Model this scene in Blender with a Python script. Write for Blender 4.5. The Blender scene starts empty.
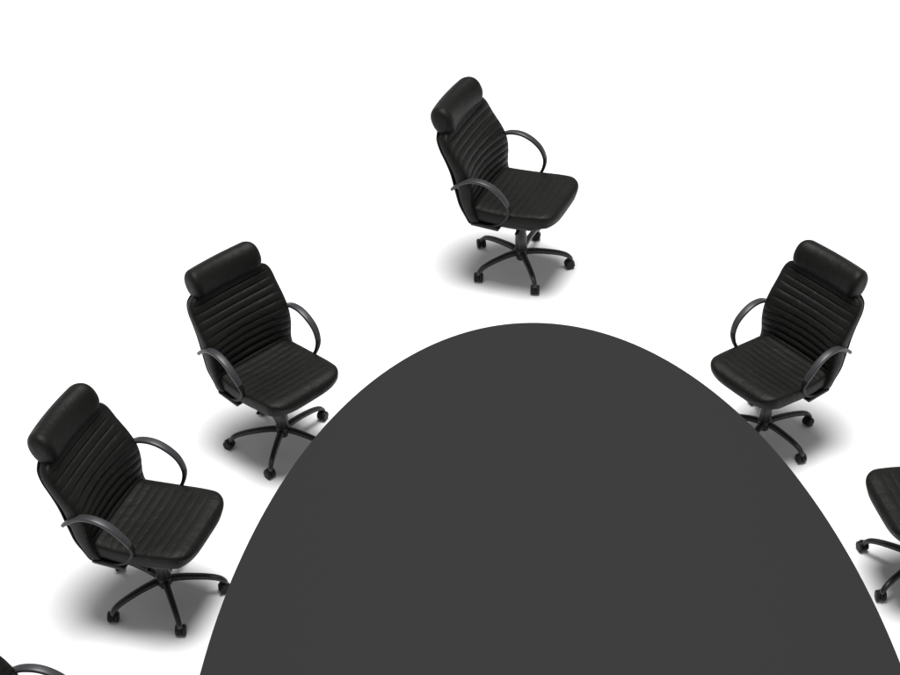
import bpy, bmesh, math, random
from mathutils import Vector, Matrix
R = math.radians
PI = math.pi
sc = bpy.context.scene
C = sc.collection

# ---------------------------------------------------------------- camera
cam_d = bpy.data.cameras.new('camera')
cam_d.sensor_width = 36.0
cam_d.lens = 1700.0 / 900.0 * 36.0
cam_d.clip_start = 0.1
cam_d.clip_end = 400.0
cam = bpy.data.objects.new('camera', cam_d)
C.objects.link(cam)
cam.matrix_world = (Matrix.Translation((0, 0, 6.178)) @ Matrix.Rotation(R(90 - 37.758), 4, 'X')
                    @ Matrix.Rotation(R(-1.36), 4, 'Z'))
sc.camera = cam

# ---------------------------------------------------------------- world: dim white studio ambience
w = bpy.data.worlds.new('World')
sc.world = w
w.use_nodes = True
bg = w.node_tree.nodes['Background']
bg.inputs['Color'].default_value = (1, 1, 1, 1)
bg.inputs['Strength'].default_value = 0.32

# ---------------------------------------------------------------- one large overhead softbox
ld = bpy.data.lights.new('softbox', 'AREA')
ld.shape = 'DISK'
ld.size = 19.0
ld.energy = 26500.0
lo = bpy.data.objects.new('softbox', ld)
C.objects.link(lo)
lo.location = (0.3, 11.0, 40.0)
lo.rotation_euler = (Vector((0.3, 6.5, 0)) - Vector(lo.location)).to_track_quat('-Z', 'Y').to_euler()

sc.view_settings.view_transform = 'Standard'
sc.view_settings.look = 'None'
sc.view_settings.exposure = 0.0
sc.view_settings.gamma = 1.0
sc.cycles.use_denoising = True


# ---------------------------------------------------------------- materials
def mat(name, col, rough=0.5, spec=0.5, bump=None, mottled=0.0, scale=60.0):
    m = bpy.data.materials.new(name)
    m.use_nodes = True
    nt = m.node_tree
    b = nt.nodes['Principled BSDF']
    b.inputs['Base Color'].default_value = (*col, 1)
    b.inputs['Roughness'].default_value = rough
    b.inputs['Specular IOR Level'].default_value = spec
    tc = nt.nodes.new('ShaderNodeTexCoord')
    if mottled:
        n = nt.nodes.new('ShaderNodeTexNoise')
        n.inputs['Scale'].default_value = scale * 0.15
        n.inputs['Detail'].default_value = 5
        mx = nt.nodes.new('ShaderNodeMix')
        mx.data_type = 'RGBA'
        mx.inputs['A'].default_value = (*[c * (1 - mottled) for c in col], 1)
        mx.inputs['B'].default_value = (*[c * (1 + mottled) for c in col], 1)
        nt.links.new(tc.outputs['Object'], n.inputs['Vector'])
        nt.links.new(n.outputs['Fac'], mx.inputs['Factor'])
        nt.links.new(mx.outputs['Result'], b.inputs['Base Color'])
        mr = nt.nodes.new('ShaderNodeMapRange')
        mr.inputs['To Min'].default_value = rough - 0.06
        mr.inputs['To Max'].default_value = rough + 0.06
        nt.links.new(n.outputs['Fac'], mr.inputs['Value'])
        nt.links.new(mr.outputs['Result'], b.inputs['Roughness'])
    if bump:
        oi = nt.nodes.new('ShaderNodeObjectInfo')
        ad = nt.nodes.new('ShaderNodeVectorMath')
        ml = nt.nodes.new('ShaderNodeMath')
        ml.operation = 'MULTIPLY'
        ml.inputs[1].default_value = 37.0
        nt.links.new(oi.outputs['Random'], ml.inputs[0])
        nt.links.new(tc.outputs['Object'], ad.inputs[0])
        nt.links.new(ml.outputs[0], ad.inputs[1])
        cn = nt.nodes.new('ShaderNodeTexNoise')
        cn.inputs['Scale'].default_value = 14
        cn.inputs['Detail'].default_value = 4
        cn.inputs['Distortion'].default_value = 0.8
        nt.links.new(ad.outputs[0], cn.inputs['Vector'])
        cb = nt.nodes.new('ShaderNodeBump')
        cb.inputs['Strength'].default_value = 0.42
        cb.inputs['Distance'].default_value = 0.012
        nt.links.new(cn.outputs['Fac'], cb.inputs['Height'])
        v = nt.nodes.new('ShaderNodeTexVoronoi')
        v.inputs['Scale'].default_value = scale * 4
        bp = nt.nodes.new('ShaderNodeBump')
        bp.inputs['Strength'].default_value = bump
        bp.inputs['Distance'].default_value = 0.002
        nt.links.new(tc.outputs['Object'], v.inputs['Vector'])
        nt.links.new(v.outputs['Distance'], bp.inputs['Height'])
        nt.links.new(cb.outputs['Normal'], bp.inputs['Normal'])
        nt.links.new(bp.outputs['Normal'], b.inputs['Normal'])
    return m


M_floor = mat('white_floor', (0.82, 0.82, 0.82), 0.75, 0.1)
M_leather = mat('black_leather', (0.0052, 0.0051, 0.0045), 0.52, 0.16, bump=0.25, mottled=0.15)
M_shell = mat('black_plastic', (0.010, 0.010, 0.010), 0.45, 0.35, mottled=0.1)
M_arm = mat('satin_grey_plastic', (0.026, 0.026, 0.029), 0.42, 0.45, mottled=0.1)
M_metal = mat('dark_metal', (0.016, 0.016, 0.017), 0.40, 0.5, mottled=0.15)
M_rubber_arm_shade = mat('black_rubber_and_arm_shade', (0.006, 0.006, 0.006), 0.6, 0.3)  # caster rubber; also paints the shade on the lower arm loops
M_table = mat('charcoal_laminate', (0.0215, 0.0215, 0.0215), 0.75, 0.08, mottled=0.02, scale=20)


# ---------------------------------------------------------------- helpers
def obj(name, bm, m, parent=None, smooth=True, angle=40):
    me = bpy.data.meshes.new(name)
    bmesh.ops.recalc_face_normals(bm, faces=bm.faces[:])
    if smooth:
        for f in bm.faces:
            f.smooth = True
        lim = R(angle)
        for e in bm.edges:
            if len(e.link_faces) == 2 and e.calc_face_angle(0) > lim:
                e.smooth = False
    bm.to_mesh(me)
    bm.free()
    me.materials.append(m)
    o = bpy.data.objects.new(name, me)
    C.objects.link(o)
    o.parent = parent
    return o


def loft(bm, rings, cap=True):
    """skin a list of equal-length closed rings of points"""
    vs = [[bm.verts.new(p) for p in ring] for ring in rings]
    n = len(rings[0])
    for a, b in zip(vs[:-1], vs[1:]):
        for i in range(n):
            j = (i + 1) % n
            bm.faces.new((a[i], a[j], b[j], b[i]))
    if cap:
        bm.faces.new(vs[0][::-1])
        bm.faces.new(vs[-1])
    return vs


def spow(x, p):
    return math.copysign(abs(x) ** p, x)


def catmull(pts, n):
    """n samples along an interpolating spline through pts (tuples of any length)"""
    P = [Vector(p) for p in pts]
    P = [2 * P[0] - P[1]] + P + [2 * P[-1] - P[-2]]
    segs = len(P) - 3
    out = []
    for i in range(n):
        t = i / (n - 1) * segs
        k = min(int(t), segs - 1)
        u = t - k
        a, b, c, d = P[k:k + 4]
        out.append(0.5 * ((2 * b) + (c - a) * u + (2 * a - 5 * b + 4 * c - d) * u * u + (3 * b - a - 3 * c + d) * u ** 3))
    return out


def superring(hw, ht, n=40, e=0.45):
    return [(hw * spow(math.cos(2 * PI * i / n), e), ht * spow(math.sin(2 * PI * i / n), e)) for i in range(n)]


def endround(s, L, r, p=2.4):
    """0..1 width factor for rounding over the last r metres at both ends of a strip of length L"""
    d = min(s, L - s)
    if isinstance(r, tuple):                 # different rounding at the two ends
        r = r[0] if s < L - s else r[1]
    if d >= r:
        return 1.0
    q = 1 - max(d, 0) / r
    return max(0.0, 1 - q ** p) ** (1 / p)


def cushion(bm, spine, width, thick, corner, bend, ribs=0, rib_depth=0.0, rib_range=(0, 1), e=0.42, n=44, stations=140, edge_r=None, rear=None):
    """padded cushion swept along a spine in the y-z plane; x is across.
    spine -> list of (y, z); width(t), thick(t) half sizes; bend(t) lifts the sides along the normal"""
    pts = catmull([(y, z, 0) for y, z in spine], 300)
    ls = [0]
    for a, b in zip(pts[:-1], pts[1:]):
        ls.append(ls[-1] + (b - a).length)
    L = ls[-1]
    edge_r = edge_r or 0.035

    def at(s):
        s = min(max(s, 0), L)
        for i in range(len(ls) - 1):
            if ls[i + 1] >= s:
                u = (s - ls[i]) / max(ls[i + 1] - ls[i], 1e-9)
                return pts[i].lerp(pts[i + 1], u), (pts[i + 1] - pts[i]).normalized()
        return pts[-1], (pts[-1] - pts[-2]).normalized()
    # cosine-crowded stations so that the rounded ends are smooth
    ss = []
    for i in range(stations + 1):
        u = i / stations
        ss.append(L * (0.72 * u + 0.28 * (0.5 - 0.5 * math.cos(PI * u))))
    ss[0] = L * 0.0006
    ss[-1] = L * 0.9994
    rings = []
    for s in ss:
        t = s / L
        p, d = at(s)
        nrm = Vector((-d.y, d.x))            # (y,z) normal, left of travel
        hw = width(t) * (0.30 + 0.70 * endround(s, L, corner)) if corner else width(t)
        ht = thick(t) * endround(s, L, edge_r, 2.0)
        hw -= (width(t) * 0.06) * (1 - endround(s, L, edge_r, 2.0))
        ring = []
        for a, b in superring(hw, max(ht, 0.0004), n, e):
            k = a / max(width(t), 1e-6)
            lift = bend(t)
            if rear:                             # the back face may be wrapped less than the front
                q = 0.5 + 0.5 * b / max(ht, 0.0004)
                lift = rear(t) + (lift - rear(t)) * q
            off = b + lift * k * k
            if ribs and rib_range[0] <= t <= rib_range[1]:
                ph = (t - rib_range[0]) / (rib_range[1] - rib_range[0]) * ribs
                groove = 1 - abs(math.sin(PI * ph)) ** 0.55
                if b > 0:
                    fade = max(0, 1 - abs(k) ** 6)
                    off -= rib_depth * groove * fade * min(1, b / max(ht, 1e-6)) 
            ring.append(Vector((a, p.x + nrm.x * off, p.y + nrm.y * off)))
        rings.append(ring)
    loft(bm, rings)


def tube(bm, path, size, n=14, e=0.7):
    """band swept along 3-D path; size(t)->(half across, half thick); across axis stays near horizontal"""
    rings = []
    N = len(path)
    for i, p in enumerate(path):
        d = (path[min(i + 1, N - 1)] - path[max(i - 1, 0)]).normalized()
        yield_side = tube.side if tube.side is not None else d.cross(Vector((0, 0, 1)))
        side = (yield_side - d * yield_side.dot(d)).normalized()
        up = side.cross(d).normalized()
        hw, ht = size(i / (N - 1))
        rings.append([p + side * a + up * b for a, b in superring(hw, ht, n, e)])
    loft(bm, rings)


tube.side = None


def lathe(bm, prof, n=28, mtx=None):
    rings = [[Vector((r * math.cos(2 * PI * i / n), r * math.sin(2 * PI * i / n), z)) for i in range(n)] for r, z in prof]
    if mtx:
        rings = [[mtx @ p for p in ring] for ring in rings]
    loft(bm, rings)


def rbox(bm, c, s, bev=0.006):
    r = bmesh.ops.create_cube(bm, size=1, matrix=Matrix.Translation(c) @ Matrix.Diagonal((*s, 1)))
    es = set(e for v in r['verts'] for e in v.link_edges)
    bmesh.ops.bevel(bm, geom=list(es), offset=bev, segments=3, affect='EDGES', profile=0.5)


# ---------------------------------------------------------------- the setting
bm = bmesh.new()
bmesh.ops.create_circle(bm, cap_ends=True, radius=70, segments=96, matrix=Matrix.Translation((0, 8, 0)))
fl = obj('floor', bm, M_floor, smooth=False)
fl['kind'] = 'structure'

# ---------------------------------------------------------------- the table
TC = Vector((0.3745, 4.249, 0))
TA, TB, TH = 1.4802, 2.8735, 0.75
table = bpy.data.objects.new('conference_table', None)
C.objects.link(table)
table.location = TC
table.rotation_euler = (0, 0, -0.0152)
table['label'] = 'large oval conference table with a plain matt charcoal top'
table['category'] = 'table'


def oval(a, b, z, n=220):
    return [Vector((a * math.cos(2 * PI * i / n), b * math.sin(2 * PI * i / n), z)) for i in range(n)]


bm = bmesh.new()
loft(bm, [oval(TA - 0.03, TB - 0.03, TH - 0.040), oval(TA - 0.006, TB - 0.006, TH - 0.036), oval(TA - 0.001, TB - 0.001, TH - 0.030),
          oval(TA, TB, TH - 0.004), oval(TA - 0.0015, TB - 0.0015, TH - 0.001), oval(TA - 0.004, TB - 0.004, TH)])
obj('tabletop', bm, M_table, table, angle=50)
for yy in (-1.25, 1.25):
    bm = bmesh.new()
    lathe(bm, [(0.34, 0.0), (0.345, 0.01), (0.34, 0.025), (0.10, 0.045), (0.085, 0.07), (0.085, 0.66), (0.11, 0.69), (0.24, 0.70), (0.24, 0.7095)], 48)
    o = obj('pedestal', bm, M_metal, table)
    o.location = (0, yy, 0)

# ---------------------------------------------------------------- the chair
BASE = {'a': 0.0}


def make_chair():
    root = bpy.data.objects.new('office_chair', None)
    C.objects.link(root)
    root['category'] = 'chair'
    root['group'] = 'black office chairs around the table'

    # seat cushion with shallow cross ribs
    bm = bmesh.new()
    cushion(bm, [(-0.262, 0.455), (-0.12, 0.454), (0.02, 0.464), (0.16, 0.484), (0.24, 0.490), (0.288, 0.478)],
            lambda t: 0.240 + 0.018 * math.sin(PI * t), lambda t: 0.056 - 0.005 * t, (0.045, 0.09),
            lambda t: 0.016, ribs=10, rib_depth=0.0026, rib_range=(0.10, 0.93), edge_r=0.055)
    obj('seat', bm, M_leather, root)

    # moulded pan under the cushion
    bm = bmesh.new()
    cushion(bm, [(-0.22, 0.408), (0.0, 0.403), (0.22, 0.430)], lambda t: 0.215, lambda t: 0.016, 0.09, lambda t: 0.008,
            edge_r=0.02, stations=40, n=28)
    obj('seat_pan', bm, M_shell, root)

    # padded, winged backrest with horizontal ribs
    def bw(t):
        pts = [(0, .252), (.15, .270), (.35, .284), (.6, .284), (.8, .282), (.92, .274), (1, .250)]
        for (a, wa), (b, wb) in zip(pts[:-1], pts[1:]):
            if t <= b:
                u = (t - a) / (b - a)
                u = u * u * (3 - 2 * u)
                return wa + (wb - wa) * u
        return pts[-1][1]
    spine = [(-0.178, 0.378), (-0.238, 0.50), (-0.272, 0.62), (-0.303, 0.74), (-0.360, 0.86), (-0.392, 0.92), (-0.411, 0.958)]
    def wing(t):                                 # side bolsters: fullest at arm height
        u = 1 - t
        return 0.010 + 0.052 * math.exp(-((u - 0.47) / 0.20) ** 2) + 0.012 * u

    def wing_rear(t):
        return 0.020
    bm = bmesh.new()
    # travelling upward, the left-hand normal points backward: mirror by building with negated normal
    cushion(bm, [(y, z) for y, z in reversed(spine)], lambda t: bw(1 - t), lambda t: 0.043 + 0.004 * t, (0.095, 0.035), wing, rear=wing_rear,
            ribs=12, rib_depth=0.012, rib_range=(0.12, 0.97), edge_r=0.04, e=0.5, stations=190)
    obj('backrest', bm, M_leather, root)

    # hard outer shell behind the padding
    bm = bmesh.new()
    nb = [(y - 0.040, z - 0.014) for y, z in reversed(spine)]
    cushion(bm, nb, lambda t: bw(1 - t * .95) - 0.012, lambda t: 0.012, (0.10, 0.04), wing_rear, edge_r=0.02, e=0.6, stations=60, n=32)
    obj('back_shell', bm, M_shell, root)

    # roll headrest
    bm = bmesh.new()
    rings = []
    HL = 0.227
    N = 56
    cy, cz, tilt = -0.418, 0.991, R(25)
    for i in range(N + 1):
        u = i / N
        x = -HL + 2 * HL * (0.5 * u + 0.5 * (0.5 - 0.5 * math.cos(PI * u)))
        if i == 0:
            x = -HL
        f = endround(x + HL, 2 * HL, 0.050, 2.1)
        f = 0.45 + 0.55 * f if 0 < i < N else 0.40
        ring = []
        for k in range(36):
            a = 2 * PI * k / 36
            py = 0.071 * f * spow(math.cos(a), 0.88)
            pz = 0.086 * f * spow(math.sin(a), 0.88)
            bendy = 0.030 * (x / HL) ** 2
            yy = (py + bendy) * math.cos(tilt) - pz * math.sin(tilt)
            zz = (py + bendy) * math.sin(tilt) + pz * math.cos(tilt)
            ring.append(Vector((x, cy + yy, cz + zz)))
        rings.append(ring)
    loft(bm, rings)
    hr = obj('headrest', bm, M_leather, root)

    # loop armrests, open at the back where both ends stick out
    prof = [(-0.308, 0.630), (-0.290, 0.651), (-0.250, 0.685), (-0.190, 0.716), (-0.120, 0.722), (-0.055, 0.700), (0.000, 0.655),
            (0.032, 0.600), (0.034, 0.550), (0.014, 0.498), (-0.026, 0.448), (-0.080, 0.418), (-0.140, 0.408), (-0.205, 0.405)]
    for s in (1, -1):
        pts = []
        for i, (y, z) in enumerate(prof):
            t = i / (len(prof) - 1)
            x = 0.286 - 0.036 * min(1, max(0, (t - 0.48) / 0.24))
            if i == 0:
                x -= 0.006
            pts.append((s * x, y, z))
        path = catmull(pts, 90)

        def band(t):
            if t < 0.62:
                return 0.0130 + 0.0085 * math.sin(PI * min(1, t / 0.62)) ** 0.8, 0.0095
            return 0.0130 - 0.003 * min(1, (t - 0.62) * 6), 0.0090
        cut = 48
        tube.side = Vector((1, 0, 0))
        bm = bmesh.new()
        tube(bm, path[:cut + 1], lambda t: band(t * cut / 89), 18, 0.6)
        ar = obj('armrest', bm, M_arm, root)
        # the lower loop that carries the arm, its shade painted in as black
        bm = bmesh.new()
        tube(bm, path[cut:], lambda t: band((cut + t * (89 - cut)) / 89), 18, 0.6)
        obj('arm_support', bm, M_rubber_arm_shade, ar)
        tube.side = None
        # fixing brackets of the arm: under the seat pan and against the back
        bm = bmesh.new()
        rbox(bm, (s * 0.220, -0.115, 0.409), (0.092, 0.165, 0.016), 0.005)
        obj('bracket', bm, M_shell, ar)
        bm = bmesh.new()
        rbox(bm, (s * 0.262, -0.275, 0.655), (0.045, 0.03, 0.03), 0.006)
        obj('bracket', bm, M_metal, ar)

    # tilt mechanism, lever, gas column
    bm = bmesh.new()
    rbox(bm, (0, -0.01, 0.372), (0.15, 0.24, 0.045), 0.012)
    rbox(bm, (0, -0.17, 0.388), (0.07, 0.16, 0.014), 0.005)
    obj('tilt_mechanism', bm, M_metal, root)
    bm = bmesh.new()
    tube(bm, [Vector((0.07, 0.04, 0.372)), Vector((0.13, 0.045, 0.372)), Vector((0.17, 0.05, 0.368)), Vector((0.20, 0.052, 0.362))],
         lambda t: (0.005 + 0.006 * (t > .5), 0.005), 10, 1.0)
    obj('lever', bm, M_shell, root)
    bm = bmesh.new()
    lathe(bm, [(0.030, 0.120), (0.034, 0.135), (0.034, 0.225), (0.031, 0.23), (0.029, 0.29), (0.026, 0.295), (0.024, 0.335), (0.040, 0.345), (0.042, 0.355)], 28)
    obj('gas_column', bm, M_metal, root)
    bm = bmesh.new()
    lathe(bm, [(0.016, 0.052), (0.026, 0.056), (0.030, 0.075), (0.040, 0.085), (0.043, 0.118), (0.038, 0.130), (0.032, 0.134)], 32)
    obj('hub', bm, M_metal, root)

    # five-star base
    for i in range(5):
        a = BASE['a'] + i * 2 * PI / 5
        rot = Matrix.Rotation(a, 4, 'Z')
        pr = [(0.025, 0.106), (0.08, 0.112), (0.15, 0.110), (0.22, 0.102), (0.268, 0.088), (0.292, 0.068), (0.298, 0.052)]
        path = [Vector((r, 0, z)) for r, z in catmull([(r, z, 0) for r, z in pr], 30) for _ in (0,)] if False else \
               [Vector((p.x, 0, p.y)) for p in catmull([(r, z, 0) for r, z in pr], 30)]
        bm = bmesh.new()
        tube.side = Vector((0, 1, 0))
        tube(bm, path, lambda t: (0.0185 - 0.0065 * t, 0.0165 - 0.006 * t), 16, 0.65)
        tube.side = None
        bm.transform(rot)
        leg = obj('leg', bm, M_metal, root)
        # twin-wheel caster, each swivelled its own way
        sw = rot @ Matrix.Translation((0.299, 0, 0)) @ Matrix.Rotation(R([20, -75, 140, 50, -20][i]), 4, 'Z')
        bm = bmesh.new()
        for sx in (-1, 1):
            mw = sw @ Matrix.Translation((-0.012, sx * 0.0155, 0.0275)) @ Matrix.Rotation(PI / 2, 4, 'X')
            lathe(bm, [(0.012, -0.010), (0.024, -0.010), (0.0275, -0.006), (0.0275, 0.006), (0.024, 0.010), (0.012, 0.010)], 24, mw)
        # hood between and over the wheels
        hood = []
        for yy in (-0.0045, 0.0045):
            hood.append([sw @ Vector((-0.012 + 0.031 * math.cos(q), yy, 0.0275 + 0.031 * math.sin(q))) for q in [PI * (k / 14) * 1.15 - 0.1 for k in range(15)]])
        loft(bm, hood)
        lathe(bm, [(0.008, 0.035), (0.008, 0.062)], 12, sw)
        obj('caster', bm, M_rubber_arm_shade, leg)
    return root


def copy_tree(o, parent=None):
    c = o.copy()
    C.objects.link(c)
    c.parent = parent
    for ch in list(o.children):
        copy_tree(ch, c)
    return c


def spin_base(root, ang):
    """turn the swivelling foot independently of the seat"""
    for ch in root.children:
        if ch.name.split('.')[0] in ('leg', 'hub'):
            ch.rotation_euler = (0, 0, ang)


# x, y, facing, foot angle in world, size, label
CHAIRS = [
    (0.454, 8.693, -115.2, -4.9, 1.056, 'black ribbed office chair standing alone beyond the far end of the charcoal table'),
    (-0.927, 7.069, -136.4, 43.8, 0.974, 'black ribbed office chair left of the table, farther of the two whole ones there'),
    (-1.444, 5.946, -110.3, 2.1, 1.011, 'black ribbed office chair left of the table, nearer of the two whole ones there'),
    (1.706, 7.030, 127.0, 18.7, 0.953, 'black ribbed office chair right of the table, shown whole and facing left'),
    (2.314, 5.965, 100.5, 2.5, 0.985, 'black office chair cut by the right edge, only seat corner and foot legs showing'),
    (-1.692, 4.534, -98.0, 2.0, 1.0, 'black office chair cut by the lower left corner, only backrest edge and armrest showing'),
]
proto = make_chair()
roots = []
for i in range(len(CHAIRS)):
    roots.append(proto if i == 0 else copy_tree(proto))
for r, (x, y, face, foot, size, label) in zip(roots, CHAIRS):
    r.location = (x, y, 0)
    r.rotation_euler = (0, 0, R(face))
    r.scale = (size, size, size)
    r['label'] = label
    spin_base(r, R(foot - face))
